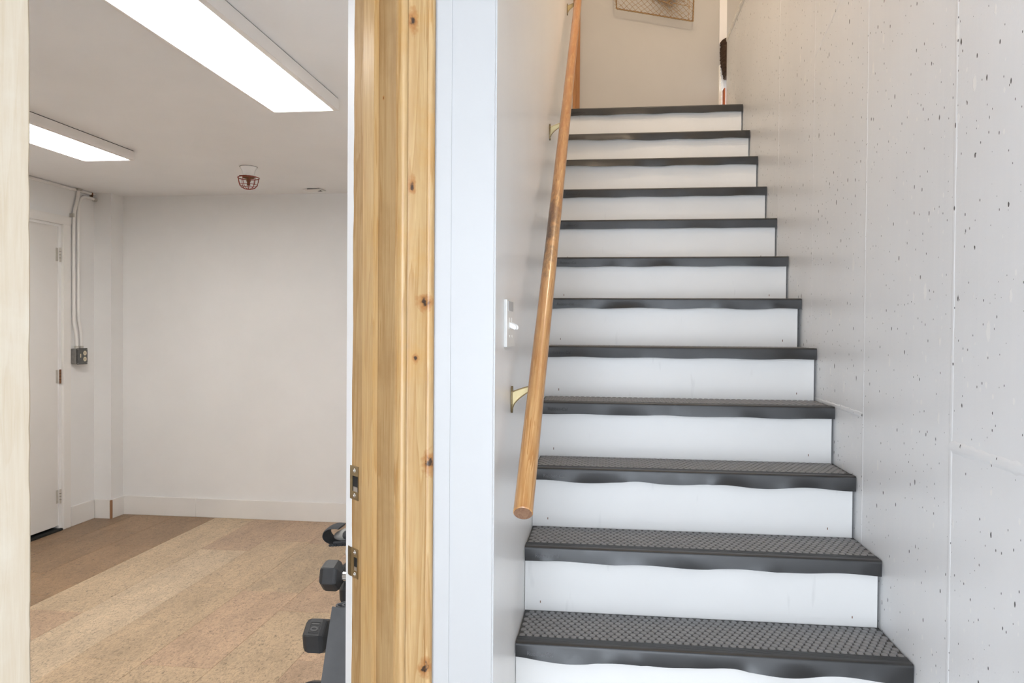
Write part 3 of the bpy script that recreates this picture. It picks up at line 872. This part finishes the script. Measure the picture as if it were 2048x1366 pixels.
for yb in (-0.12, 1.08, 2.345):
    pr_ = r0 + axis * ((yb - r0.y) / axis.y); zr = pr_.z - 0.02; zp = zr - 0.040
    bk = MB()
    # arm: tapering curved web from the plate up and out to the rail
    N = 10; vs = []; fs = []
    for i in range(N + 1):
        v = i / N; x = 0.003 + (pr_.x - 0.006) * v; zt = zp + 0.018 + (zr - 0.002 - zp - 0.018) * v ** 0.8; zb2 = zp - 0.026 + (zr - 0.010 - zp + 0.026) * v ** 0.55
        hw = 0.0058 - 0.001 * v
        vs += [(x, yb - hw, zt), (x, yb + hw, zt), (x, yb + hw * 0.7, zb2), (x, yb - hw * 0.7, zb2)]
    for i in range(N):
        for q in range(4): fs.append((i * 4 + q, i * 4 + (q + 1) % 4, (i + 1) * 4 + (q + 1) % 4, (i + 1) * 4 + q))
    fs += [(3, 2, 1, 0), tuple(N * 4 + q for q in range(4))]
    bo = MB().raw(vs, fs).build('bracket', 'brass_pale', rail, smooth=True)
    MB().sweep([(0.0005, yb + 0.011 * math.cos(a), zp + 0.033 * math.sin(a) * (1.0 if abs(math.sin(a)) < 0.99 else 1.0)) for a in [2 * math.pi * i / 20 for i in range(20)]], (0.0045, 0, 0)).build('wall_plate', 'bronze_dark', bo)
    MB().tube([(x_, yb - 0.0062, zt_) for x_, zt_ in [(vs[i * 4][0], vs[i * 4][2]) for i in range(N + 1)]], 0.0016, 6).build('edge_rib', 'bronze', bo, smooth=True)
    MB().tube([(vs[i * 4 + 3][0], yb - 0.0046, vs[i * 4 + 3][2]) for i in range(N + 1)], 0.0014, 6).build('lower_rib', 'bronze', bo, smooth=True)
    MB().obox(Vector((pr_.x - 0.008, yb - 0.022, pr_.z - 0.0215 - 0.022 * axis.z / axis.y)), (1, 0, 0), axis, Vector((1, 0, 0)).cross(axis), 0.016, 0.058, 0.003).build('saddle', 'bronze', bo)

# ================================================================== LIGHT SWITCH
sw = empty('light_switch', (0.0, -0.185, 0.776), 'white double toggle light switch on the stair wall', 'light switch')
MB().box((0.0, -0.258, 0.776), (0.0065, -0.112, 0.890)).build('cover_plate', 'plastic_white', sw, bevel=0.003)
for yy in (-0.208, -0.162):
    tg = MB().sweep([(0.0062, yy - 0.005, 0.836), (0.0062, yy - 0.005, 0.824), (0.020, yy - 0.0045, 0.818), (0.023, yy - 0.0045, 0.822), (0.021, yy - 0.0045, 0.829)], (0, 0.010, 0)).build('toggle', 'plastic_white', sw, bevel=0.001)
    MB().box((0.0062, yy - 0.0075, 0.820), (0.0072, yy + 0.0075, 0.846)).build('toggle_collar', 'plastic_white', sw)
    for zz in (0.803, 0.863):
        MB().lathe((0.0063, yy, zz), [(0.0032, 0), (0.0028, 0.001), (0.0, 0.0012)], 10, axis=(1, 0, 0)).build('screw', 'plastic_white', sw)
MB().box((0.006, -0.235, 0.862), (0.0078, -0.150, 0.884)).build('faded_sticker', flat('faded_sticker', (0.50, 0.49, 0.48), 0.5), sw)

# ================================================================== GYM CEILING
def fixture(x0, x1, y0, y1, label):
    d = 0.050
    f = empty('ceiling_light', ((x0 + x1) / 2, (y0 + y1) / 2, ZC - d), label, 'ceiling light', 'fluorescent ceiling lights')
    t = 0.010
    hb = MB()
    hb.box((x0, y0, ZC - d), (x0 + t, y1, ZC - 0.004)).box((x1 - t, y0, ZC - d), (x1, y1, ZC - 0.004))
    hb.box((x0 + t, y0, ZC - d), (x1 - t, y0 + t, ZC - 0.004)).box((x0 + t, y1 - t, ZC - d), (x1 - t, y1, ZC - 0.004))
    hb.box((x0 + t, y0 + t, ZC - 0.010), (x1 - t, y1 - t, ZC - 0.004))
    h = hb.build('housing', 'paint_fixture', f)
    lb = MB(); w = 0.022
    lb.box((x0, y0, ZC - d - 0.002), (x0 + 0.014, y1, ZC - d)).box((x1 - w, y0, ZC - d - 0.002), (x1, y1, ZC - d))
    lb.box((x0 + 0.014, y0, ZC - d - 0.002), (x1 - w, y0 + 0.012, ZC - d)).box((x0 + 0.014, y1 - 0.004, ZC - d - 0.002), (x1 - w, y1, ZC - d))
    lb.build('frame_lip', 'paint_fixture', f)
    MB().box((x0 + 0.014, y0 + 0.012, ZC - d + 0.001), (x1 - w, y1 - 0.004, ZC - d + 0.004)).build('diffuser', 'diffuser', f)
    MB().box((x0 + 0.003, y0 + 0.003, ZC - 0.004), (x1 - 0.003, y1 - 0.003, ZC)).build('gap_shade_filler', 'void', f)  # near-black filler paints the shadow line between housing and ceiling
    return f


fixture(-1.190, -0.895, -0.08, 1.145, 'long lit ceiling light nearest the wooden door frame')
fixture(-2.655, -2.352, 0.735, 1.955, 'lit ceiling light farther back beside the gym door wall')

# caged bulb holder
LX, LY = -1.911, 2.404
lh = empty('caged_lamp_holder', (LX, LY, ZC), 'white porcelain lamp holder with a red wire cage on the gym ceiling', 'lamp')
MB().lathe((LX, LY, ZC), [(0.050, 0.0), (0.050, -0.004), (0.045, -0.010), (0.037, -0.028), (0.033, -0.045), (0.032, -0.056), (0.030, -0.060)], 28).build('porcelain_base', 'porcelain', lh, smooth=True)
MB().lathe((LX, LY, ZC), [(0.052, 0.0), (0.052, -0.0016)], 28).build('gasket', 'void', lh)
cg = MB().tube([(LX + 0.062 * math.cos(a), LY + 0.062 * math.sin(a), ZC - 0.066) for a in [2 * math.pi * i / 24 for i in range(24)]], 0.0030, 6, closed=True).build('cage_ring', 'red_wire', lh, smooth=True)
for i in range(10):
    a = 2 * math.pi * i / 10 + 0.2
    pts = [(0.061, -0.066), (0.058, -0.090), (0.052, -0.110), (0.040, -0.124), (0.022, -0.132), (0.008, -0.134)]
    MB().tube([(LX + r_ * math.cos(a), LY + r_ * math.sin(a), ZC + h_) for r_, h_ in pts], 0.0017, 5).build('cage_wire', 'red_wire', cg, smooth=True)
MB().tube([(LX + 0.0525 * math.cos(a), LY + 0.0525 * math.sin(a), ZC - 0.109) for a in [2 * math.pi * i / 24 for i in range(24)]], 0.0017, 5, closed=True).build('cage_hoop', 'red_wire', cg, smooth=True)
MB().tube([(LX + 0.010 * math.cos(a), LY + 0.010 * math.sin(a), ZC - 0.134) for a in [2 * math.pi * i / 12 for i in range(12)]], 0.0017, 5, closed=True).build('cage_eye', 'red_wire', cg, smooth=True)
MB().lathe((LX, LY, ZC), [(0.036, -0.056), (0.036, -0.066), (0.030, -0.068)], 20).build('clamp_collar', 'rust', lh, smooth=True)
MB().lathe((LX, LY, ZC), [(0.013, -0.066), (0.013, -0.085), (0.009, -0.092), (0.009, -0.106), (0.012, -0.110), (0.004, -0.112)], 14).build('bulb_socket', 'rust', lh, smooth=True)
MB().box((LX - 0.040, LY - 0.038, ZC - 0.062), (LX + 0.004, LY - 0.030, ZC - 0.055)).build('clamp_screw', 'rust', lh)

# small ceiling vent cover hanging a little off the ceiling
ve = empty('ceiling_vent', (-1.785, 3.13, ZC), 'small white vent cover hanging off the ceiling by the back wall', 'vent')
MB().sweep([(-1.852, 3.095, ZC - 0.012), (-1.742, 3.100, ZC - 0.009), (-1.722, 3.185, ZC - 0.006), (-1.852, 3.185, ZC - 0.010)], (0, 0, 0.004)).build('cover', 'paint_fixture', ve)
MB().box((-1.83, 3.11, ZC - 0.008), (-1.745, 3.18, ZC)).build('dark_throat', 'void', ve)

# conduits and outlet box on the door wall
XL = -3.46
ob = empty('outlet_box', (XL, 2.972, 0.560), 'dark metal outlet box with ivory duplex sockets beside the gym door', 'outlet')
MB().box((XL, 2.915, 0.561), (XL + 0.046, 3.020, 0.668)).build('metal_box', 'box_grey', ob, bevel=0.003)
cv = MB().box((XL + 0.046, 2.912, 0.558), (XL + 0.051, 3.023, 0.671)).build('cover', 'cover_grey', ob, bevel=0.003)
for zz in (0.594, 0.636):
    so = MB().lathe((XL + 0.0505, 2.992, zz), [(0.0165, 0.0), (0.0160, 0.003)], 16, axis=(1, 0, 0)).build('socket', 'plastic_ivory', cv, smooth=True)
    for yy in (-0.005, 0.005):
        MB().box((XL + 0.0534, 2.992 + yy - 0.001, zz - 0.004), (XL + 0.0538, 2.992 + yy + 0.001, zz + 0.005)).build('slot', 'void', so)
MB().box((XL + 0.051, 2.944, 0.606), (XL + 0.0545, 2.950, 0.632)).build('switch_lever', 'plastic_ivory', cv)
for (yy, zz) in ((2.920, 0.566), (3.015, 0.663), (3.015, 0.566), (2.920, 0.663)):
    MB().lathe((XL + 0.051, yy, zz), [(0.003, 0), (0.0025, 0.0015)], 8, axis=(1, 0, 0)).build('screw', 'steel', cv)


def smooth_path(pts, it=3):
    p = [Vector(q) for q in pts]
    for _ in range(it):
        q = [p[0]]
        for a, b in zip(p, p[1:]): q += [a * 0.75 + b * 0.25, a * 0.25 + b * 0.75]
        q.append(p[-1]); p = q
    return p


xo = XL + 0.017
c1 = tag(MB().tube(smooth_path([(xo, 2.972, ZC - 0.006), (xo, 2.965, 1.71), (xo, 2.930, 1.63), (xo, 2.923, 1.50), (xo, 2.925, 0.9), (xo, 2.926, 0.84), (xo + 0.004, 2.945, 0.77), (xo + 0.006, 2.948, 0.67)]), 0.0115, 12).build('conduit_pipe', 'paint_trim', smooth=True), 'white conduit rising straight to the ceiling from the outlet box', 'conduit', 'conduits above the outlet box')
MB().lathe((xo + 0.006, 2.948, 0.669), [(0.015, 0), (0.015, 0.016), (0.0125, 0.018)], 12).build('connector', 'hinge', c1, smooth=True)
MB().lathe((xo, 2.925, 0.905), [(0.0135, 0), (0.0135, 0.022)], 12).build('coupling', 'paint_trim', c1, smooth=True)
MB().box((XL, 2.950, ZC - 0.016), (XL + 0.034, 2.994, ZC - 0.001)).build('ceiling_strap', 'hinge', c1)
MB().box((XL, 2.905, 1.582), (XL + 0.030, 2.918, 1.606)).build('pipe_strap', 'hinge', c1)
c2 = tag(MB().tube(smooth_path([(xo, 3.150, 1.742), (xo, 3.085, 1.744), (xo, 3.02, 1.742), (xo, 2.974, 1.690), (xo, 2.972, 1.58), (xo, 2.972, 0.95), (xo, 2.974, 0.86), (xo + 0.005, 2.992, 0.79), (xo + 0.006, 2.992, 0.67)]), 0.0115, 12).build('conduit_pipe', 'paint_trim', smooth=True), 'white conduit bending over to the corner above the outlet box', 'conduit', 'conduits above the outlet box')
MB().lathe((xo + 0.006, 2.992, 0.669), [(0.015, 0), (0.015, 0.016), (0.0125, 0.018)], 12).build('connector', 'hinge', c2, smooth=True)
MB().lathe((xo, 3.130, 1.742), [(0.0145, 0), (0.0145, 0.028)], 12, axis=(0, 1, 0)).build('end_fitting', 'hinge', c2, smooth=True)
MB().box((XL, 3.112, 1.755), (XL + 0.02, 3.124, 1.785)).build('hanger_strap', 'rust', c2)

# ================================================================== GYM CORNER BEHIND THE DOOR FRAME
rk = empty('dumbbell_rack', (-0.44, 0.26, ZF), 'black steel dumbbell rack half hidden behind the door frame', 'rack')
XR = -0.44


def leg_y(z): return 0.075 + (0.235 - 0.075) * (z - ZF) / (0.10 - ZF)


for dx in (-0.035, 0.035):
    MB().sweep([(XR + dx - 0.006, leg_y(ZF), ZF), (XR + dx - 0.006, leg_y(ZF) + 0.045, ZF), (XR + dx - 0.006, leg_y(0.10) + 0.045, 0.10), (XR + dx - 0.006, leg_y(0.10), 0.10)], (0.012, 0, 0)).build('leg', 'black_steel', rk)
    MB().sweep([(XR + dx - 0.006, 0.50, ZF), (XR + dx - 0.006, 0.545, ZF), (XR + dx - 0.006, 0.345, 0.10), (XR + dx - 0.006, 0.30, 0.10)], (0.012, 0, 0)).build('leg', 'black_steel', rk)
MB().box((-0.56, 0.20, 0.085), (-0.34, 0.36, 0.10)).build('top_shelf', 'black_steel', rk, bevel=0.003)
for z in (-0.45, -0.25):
    MB().box((XR - 0.035, 0.11 + (z + .57) * .2, z), (XR + 0.035, 0.12 + (z + .57) * .2, z + 0.03)).build('cross_bar', 'black_steel', rk)


def dumbbell(xe, yc, zc, rad, rot, label, cradle=True, number=None):
    """axis along X, left head ends at xe"""
    hl = rad * 1.40; gap = 0.115
    t = empty('dumbbell', (xe + hl + gap / 2, yc, zc), label, 'dumbbell', 'hex dumbbells on the rack')
    for side in (0, 1):
        xs = [(0.0, 0.74), (0.10, 0.92), (0.22, 1.0), (0.70, 1.0), (0.84, 0.90), (1.0, 0.42)]
        vs = []; fs = []
        for (f_, s_) in xs:
            x = xe + hl * f_ if side == 0 else xe + 2 * hl + gap - hl * f_
            for q in range(6):
                a = math.radians(rot + 30 + 60 * q)
                vs.append((x, yc - rad * s_ * math.cos(a), zc + rad * s_ * math.sin(a)))
        for i in range(len(xs) - 1):
            for q in range(6): fs.append((i * 6 + q, i * 6 + (q + 1) % 6, (i + 1) * 6 + (q + 1) % 6, (i + 1) * 6 + q))
        fs += [tuple(range(6)), tuple(reversed(range(30, 36)))]
        hd = MB().raw(vs, fs).build('hex_head', 'hex_rubber', t, bevel=0.0015)
        if number and side == 0:
            ap = rad * math.cos(math.radians(30))
            a = math.radians(rot); nrm = Vector((0, -math.cos(a), math.sin(a))); dn = Vector((0, -math.sin(a), -math.cos(a)))
            c = Vector((xe + hl * 0.46, yc, zc)) + nrm * (ap + 0.0002)
            fw_, fh_ = hl * 0.40, rad * 0.62
            fm = MB()
            ex = Vector((1, 0, 0))
            for (sa, sb, la, lb2) in ((-1, -0.93, -1, 1), (0.93, 1, -1, 1)):
                fm.obox(c + ex * (fw_ / 2 * sa) - dn * (fh_ / 2), ex, dn, nrm, fw_ / 2 * (sb - sa), fh_, 0.0012)
                fm.obox(c - ex * (fw_ / 2) + dn * (fh_ / 2 * sa), ex, dn, nrm, fw_, fh_ / 2 * (sb - sa), 0.0012)
            fm.build('number_border', 'hex_rubber', hd)
            place_text(number, 0.030, 0.0011, c - dn * 0.018 - ex * 0.0105, dn, ex, 'number_rubber', hd, 'raised_number', 0.0006)
    MB().lathe((xe + hl - 0.006, yc, zc), [(0.0135, 0), (0.0135, 0.012), (0.0145, gap * 0.35), (0.0155, gap * 0.5), (0.0145, gap * 0.7), (0.0135, gap), (0.0135, gap + 0.012)], 18, axis=(1, 0, 0)).build('handle', 'chrome', t, smooth=True)
    # cradle on the rack for this dumbbell
    xm = xe + hl + gap / 2; yl = leg_y(zc)
    for dx in (-0.041, 0.029):
        cr = MB(); cr.sweep([(XR + dx, yl + 0.01, zc - 0.050), (XR + dx, yc - 0.020, zc - 0.034), (XR + dx, yc - 0.026, zc - 0.006), (XR + dx, yc - 0.018, zc - 0.006), (XR + dx, yc - 0.012, zc - 0.018), (XR + dx, yc + 0.010, zc - 0.018), (XR + dx, yl + 0.01, zc - 0.01)], (0.012, 0, 0))
        cr.build('cradle', 'black_steel', rk)
    return t


dumbbell(-0.576, 0.140, 0.106, 0.044, 15, 'hex dumbbell with chrome handle highest on the rack, below the glove')
dumbbell(-0.552, 0.240, 0.030, 0.044, 50, 'hex dumbbell mostly hidden behind the folded mat, second on the rack')
dumbbell(-0.606, 0.100, -0.054, 0.052, 50, 'hex dumbbell numbered 10 partly covered by the folded mat', number='10')
dumbbell(-0.600, 0.060, -0.215, 0.052, 50, 'lowest hex dumbbell at the bottom edge of the picture')

# folded exercise mat standing on the floor in front of the rack
vs = []; fs = []; turns = 2.6; ns = 90; zb, zt = ZF, 0.112; th = 0.0045
bx_, by_, tx_, ty_ = -0.470, -0.115, -0.382, -0.080
for i in range(ns + 1):
    a = -2.7 + turns * 2 * math.pi * i / ns; rr_ = 0.086 - 0.042 * i / ns
    for (dr_, z_) in ((0, zb), (th, zb), (th, zt), (0, zt)):
        cx, cy, rs_ = (bx_, by_, rr_) if z_ == zb else (tx_, ty_, rr_)
        vs.append((cx + (rs_ - dr_) * math.cos(a), cy + 0.20 * (rs_ - dr_) * math.sin(a) + (0.16 * rs_ * math.cos(a)), z_ + (0.006 * math.sin(a + 0.5) if z_ == zt else 0)))
for i in range(ns):
    for k in range(4): fs.append((i * 4 + k, i * 4 + (k + 1) % 4, (i + 1) * 4 + (k + 1) % 4, (i + 1) * 4 + k))
fs += [(3, 2, 1, 0), tuple(ns * 4 + k for k in range(4))]
tag(MB().raw(vs, fs).build('exercise_mat', 'mat_foam', smooth=True), 'charcoal exercise mat folded over and standing against the dumbbell rack', 'exercise mat')

# white tub on the rack with a training glove lying on it
tub = tag(MB().lathe((-0.482, 0.285, 0.100), [(0.052, 0.0), (0.062, 0.004), (0.070, 0.020), (0.073, 0.040), (0.070, 0.058), (0.060, 0.070), (0.050, 0.073)], 28).build('plastic_tub', 'plastic_white', smooth=True), 'white rounded plastic tub under the glove behind the door frame', 'tub')
gl = empty('training_glove', (-0.53, 0.26, 0.198), 'grey and black padded training glove lying on the white tub', 'glove')
# palm body
bm = bmesh.new(); bmesh.ops.create_uvsphere(bm, u_segments=20, v_segments=12, radius=1.0)
for v in bm.verts:
    x, y, z = v.co
    v.co = Vector((-0.515 + 0.072 * x, 0.262 + 0.046 * y * (1 + 0.15 * x), 0.220 + 0.020 * z * (1 - 0.15 * x) + 0.010 * (x + 0.2)))
g = MB().raw([v.co[:] for v in bm.verts], [[v.index for v in f.verts] for f in bm.faces]); bm.free()
g.build('palm', 'glove_grey', gl, smooth='all')
# fingers: short sleeves
for i in range(4):
    yy = 0.226 + 0.023 * i
    MB().tube([(-0.462, yy, 0.230), (-0.435, yy, 0.236), (-0.412, yy, 0.232)], [0.0125, 0.0128, 0.0120], 10).build('finger_sleeve', 'glove_dark', gl, smooth=True)
MB().tube([(-0.535, 0.225, 0.226), (-0.512, 0.205, 0.230), (-0.492, 0.196, 0.228)], [0.014, 0.0135, 0.0125], 10).build('thumb_sleeve', 'glove_dark', gl, smooth=True)
# cuff: broad curled band, open towards the top
vs = []; fs = []; na = 26; nb_ = 8
for i in range(na + 1):
    a = math.radians(70 + 250 * i / na)
    for j in range(nb_ + 1):
        w = j / nb_ - 0.5
        th2 = 0.0045 * math.sqrt(max(0, 1 - (2 * w) ** 2))
        xr = -0.578 + 0.036 * math.cos(a); zr2 = 0.216 + 0.024 * math.sin(a)
        vs.append((xr - th2 * math.cos(a) + 0.0, 0.235 + 0.075 * (w + 0.5), zr2 - th2 * math.sin(a)))
    for j in range(nb_ + 1):
        w = 0.5 - j / nb_
        th2 = 0.0045 * math.sqrt(max(0, 1 - (2 * w) ** 2))
        xr = -0.578 + 0.036 * math.cos(a); zr2 = 0.216 + 0.024 * math.sin(a)
        vs.append((xr + th2 * math.cos(a), 0.235 + 0.075 * (w + 0.5), zr2 + th2 * math.sin(a)))
m = 2 * (nb_ + 1)
for i in range(na):
    for k in range(m): fs.append((i * m + k, i * m + (k + 1) % m, (i + 1) * m + (k + 1) % m, (i + 1) * m + k))
fs += [tuple(reversed(range(m))), tuple(na * m + k for k in range(m))]
MB().raw(vs, fs).build('cuff', 'glove_dark', gl, smooth=True)
MB().tube([(-0.575, 0.228, 0.200), (-0.55, 0.222, 0.203), (-0.52, 0.217, 0.210), (-0.49, 0.216, 0.222), (-0.465, 0.22, 0.232)], 0.0045, 8).build('piping', 'glove_dark', gl, smooth=True)
for i in range(9):
    x = -0.586 + 0.009 * i
    MB().tube([(x, 0.222, 0.193 + 0.0008 * i), (x + 0.003, 0.246, 0.189 + 0.0008 * i)], 0.0040, 6).build('knit_rib', 'glove_dark', gl, smooth=True)

for _o in [gl]:
    _o.location.z -= 0.025

# ================================================================== WIRE WALL PIECE ABOVE THE LANDING
ya = YL - 0.070


def wp(a, b):
    """frame coordinates: a across 0..1, b up 0..1 on the slightly turned rectangle"""
    bl = Vector((0.286, ya, 2.945)); br = Vector((0.780, ya, 2.842)); up = Vector((-0.030, 0, 0.44)); up2 = Vector((0.012, 0, 0.44))
    return bl * (1 - a) + br * a + (up * (1 - a) + up2 * a) * b


art = empty('wire_wall_hanging', (0.53, YL - 0.02, 2.80), 'crooked rusty wire frame with tangled mesh hanging on the landing wall', 'wall hanging')
cor = [wp(0, 0), wp(1, 0), wp(1, 1), wp(0, 1)]
ra = random.Random(9)
for a, b in zip(cor, cor[1:] + cor[:1]):
    n = 40
    fb = MB().tube([a.lerp(b, i / n) for i in range(n + 1)], 0.0042, 6).build('frame_bar', 'wire_rust', art, smooth=True)
    MB().tube([a.lerp(b, i / 120) + Vector((0.0045 * math.cos(i * 1.1), 0.0045 * math.sin(i * 1.1), 0.0045 * math.cos(i * 1.1 + 1))) for i in range(121)], 0.0014, 4).build('wrapped_wire', 'rust', fb)
wm = MB()
for i in range(-9, 20):
    for sgn in (1, -1):
        pts = []
        for q in range(15):
            b = q / 14; a = i / 13 + (b * 0.95 * sgn) + (0 if sgn > 0 else 0.35)
            if 0 <= a <= 1:
                p = wp(a + 0.008 * math.sin(q * 2.2 + i), b); p.y += 0.006 * math.sin(q * 3 + i); pts.append(p)
        if len(pts) > 1: wm.tube(pts, 0.0014, 4)
for i in range(26):
    a0, a1 = ra.uniform(0.5, 1.0), ra.uniform(0.45, 1.02); b0, b1 = ra.uniform(0, 0.35), ra.uniform(0.15, 0.8)
    p, q = wp(a0, b0), wp(a1, b1); mid = (p + q) / 2 + Vector((ra.uniform(-0.03, 0.03), -ra.uniform(0.0, 0.04), ra.uniform(-0.03, 0.03)))
    wm.tube(smooth_path([p, mid, q], 2), 0.0014, 4)
for i in range(8):
    a0 = ra.uniform(0.0, 0.12); p = wp(a0, ra.uniform(0.0, 0.1)); wm.tube([p, p + Vector((ra.uniform(-0.04, 0.0), 0.004, ra.uniform(-0.015, 0.05)))], 0.0010, 4)
wmo = wm.build('wire_mesh', 'wire_rust', art); wmo['kind'] = 'stuff'
MB().sweep([wp(0.33, 0.42), wp(0.70, 0.26), wp(0.78, 0.30), wp(0.80, 0.62), wp(0.40, 0.70)], (0, 0.006, 0)).build('grey_panel', 'felt_grey', art)
for a in (0.25, 0.75):
    p = wp(a, 1.0); MB().tube([p, (p.x, YL, p.z + 0.01)], 0.0025, 6).build('nail', 'rust', art)
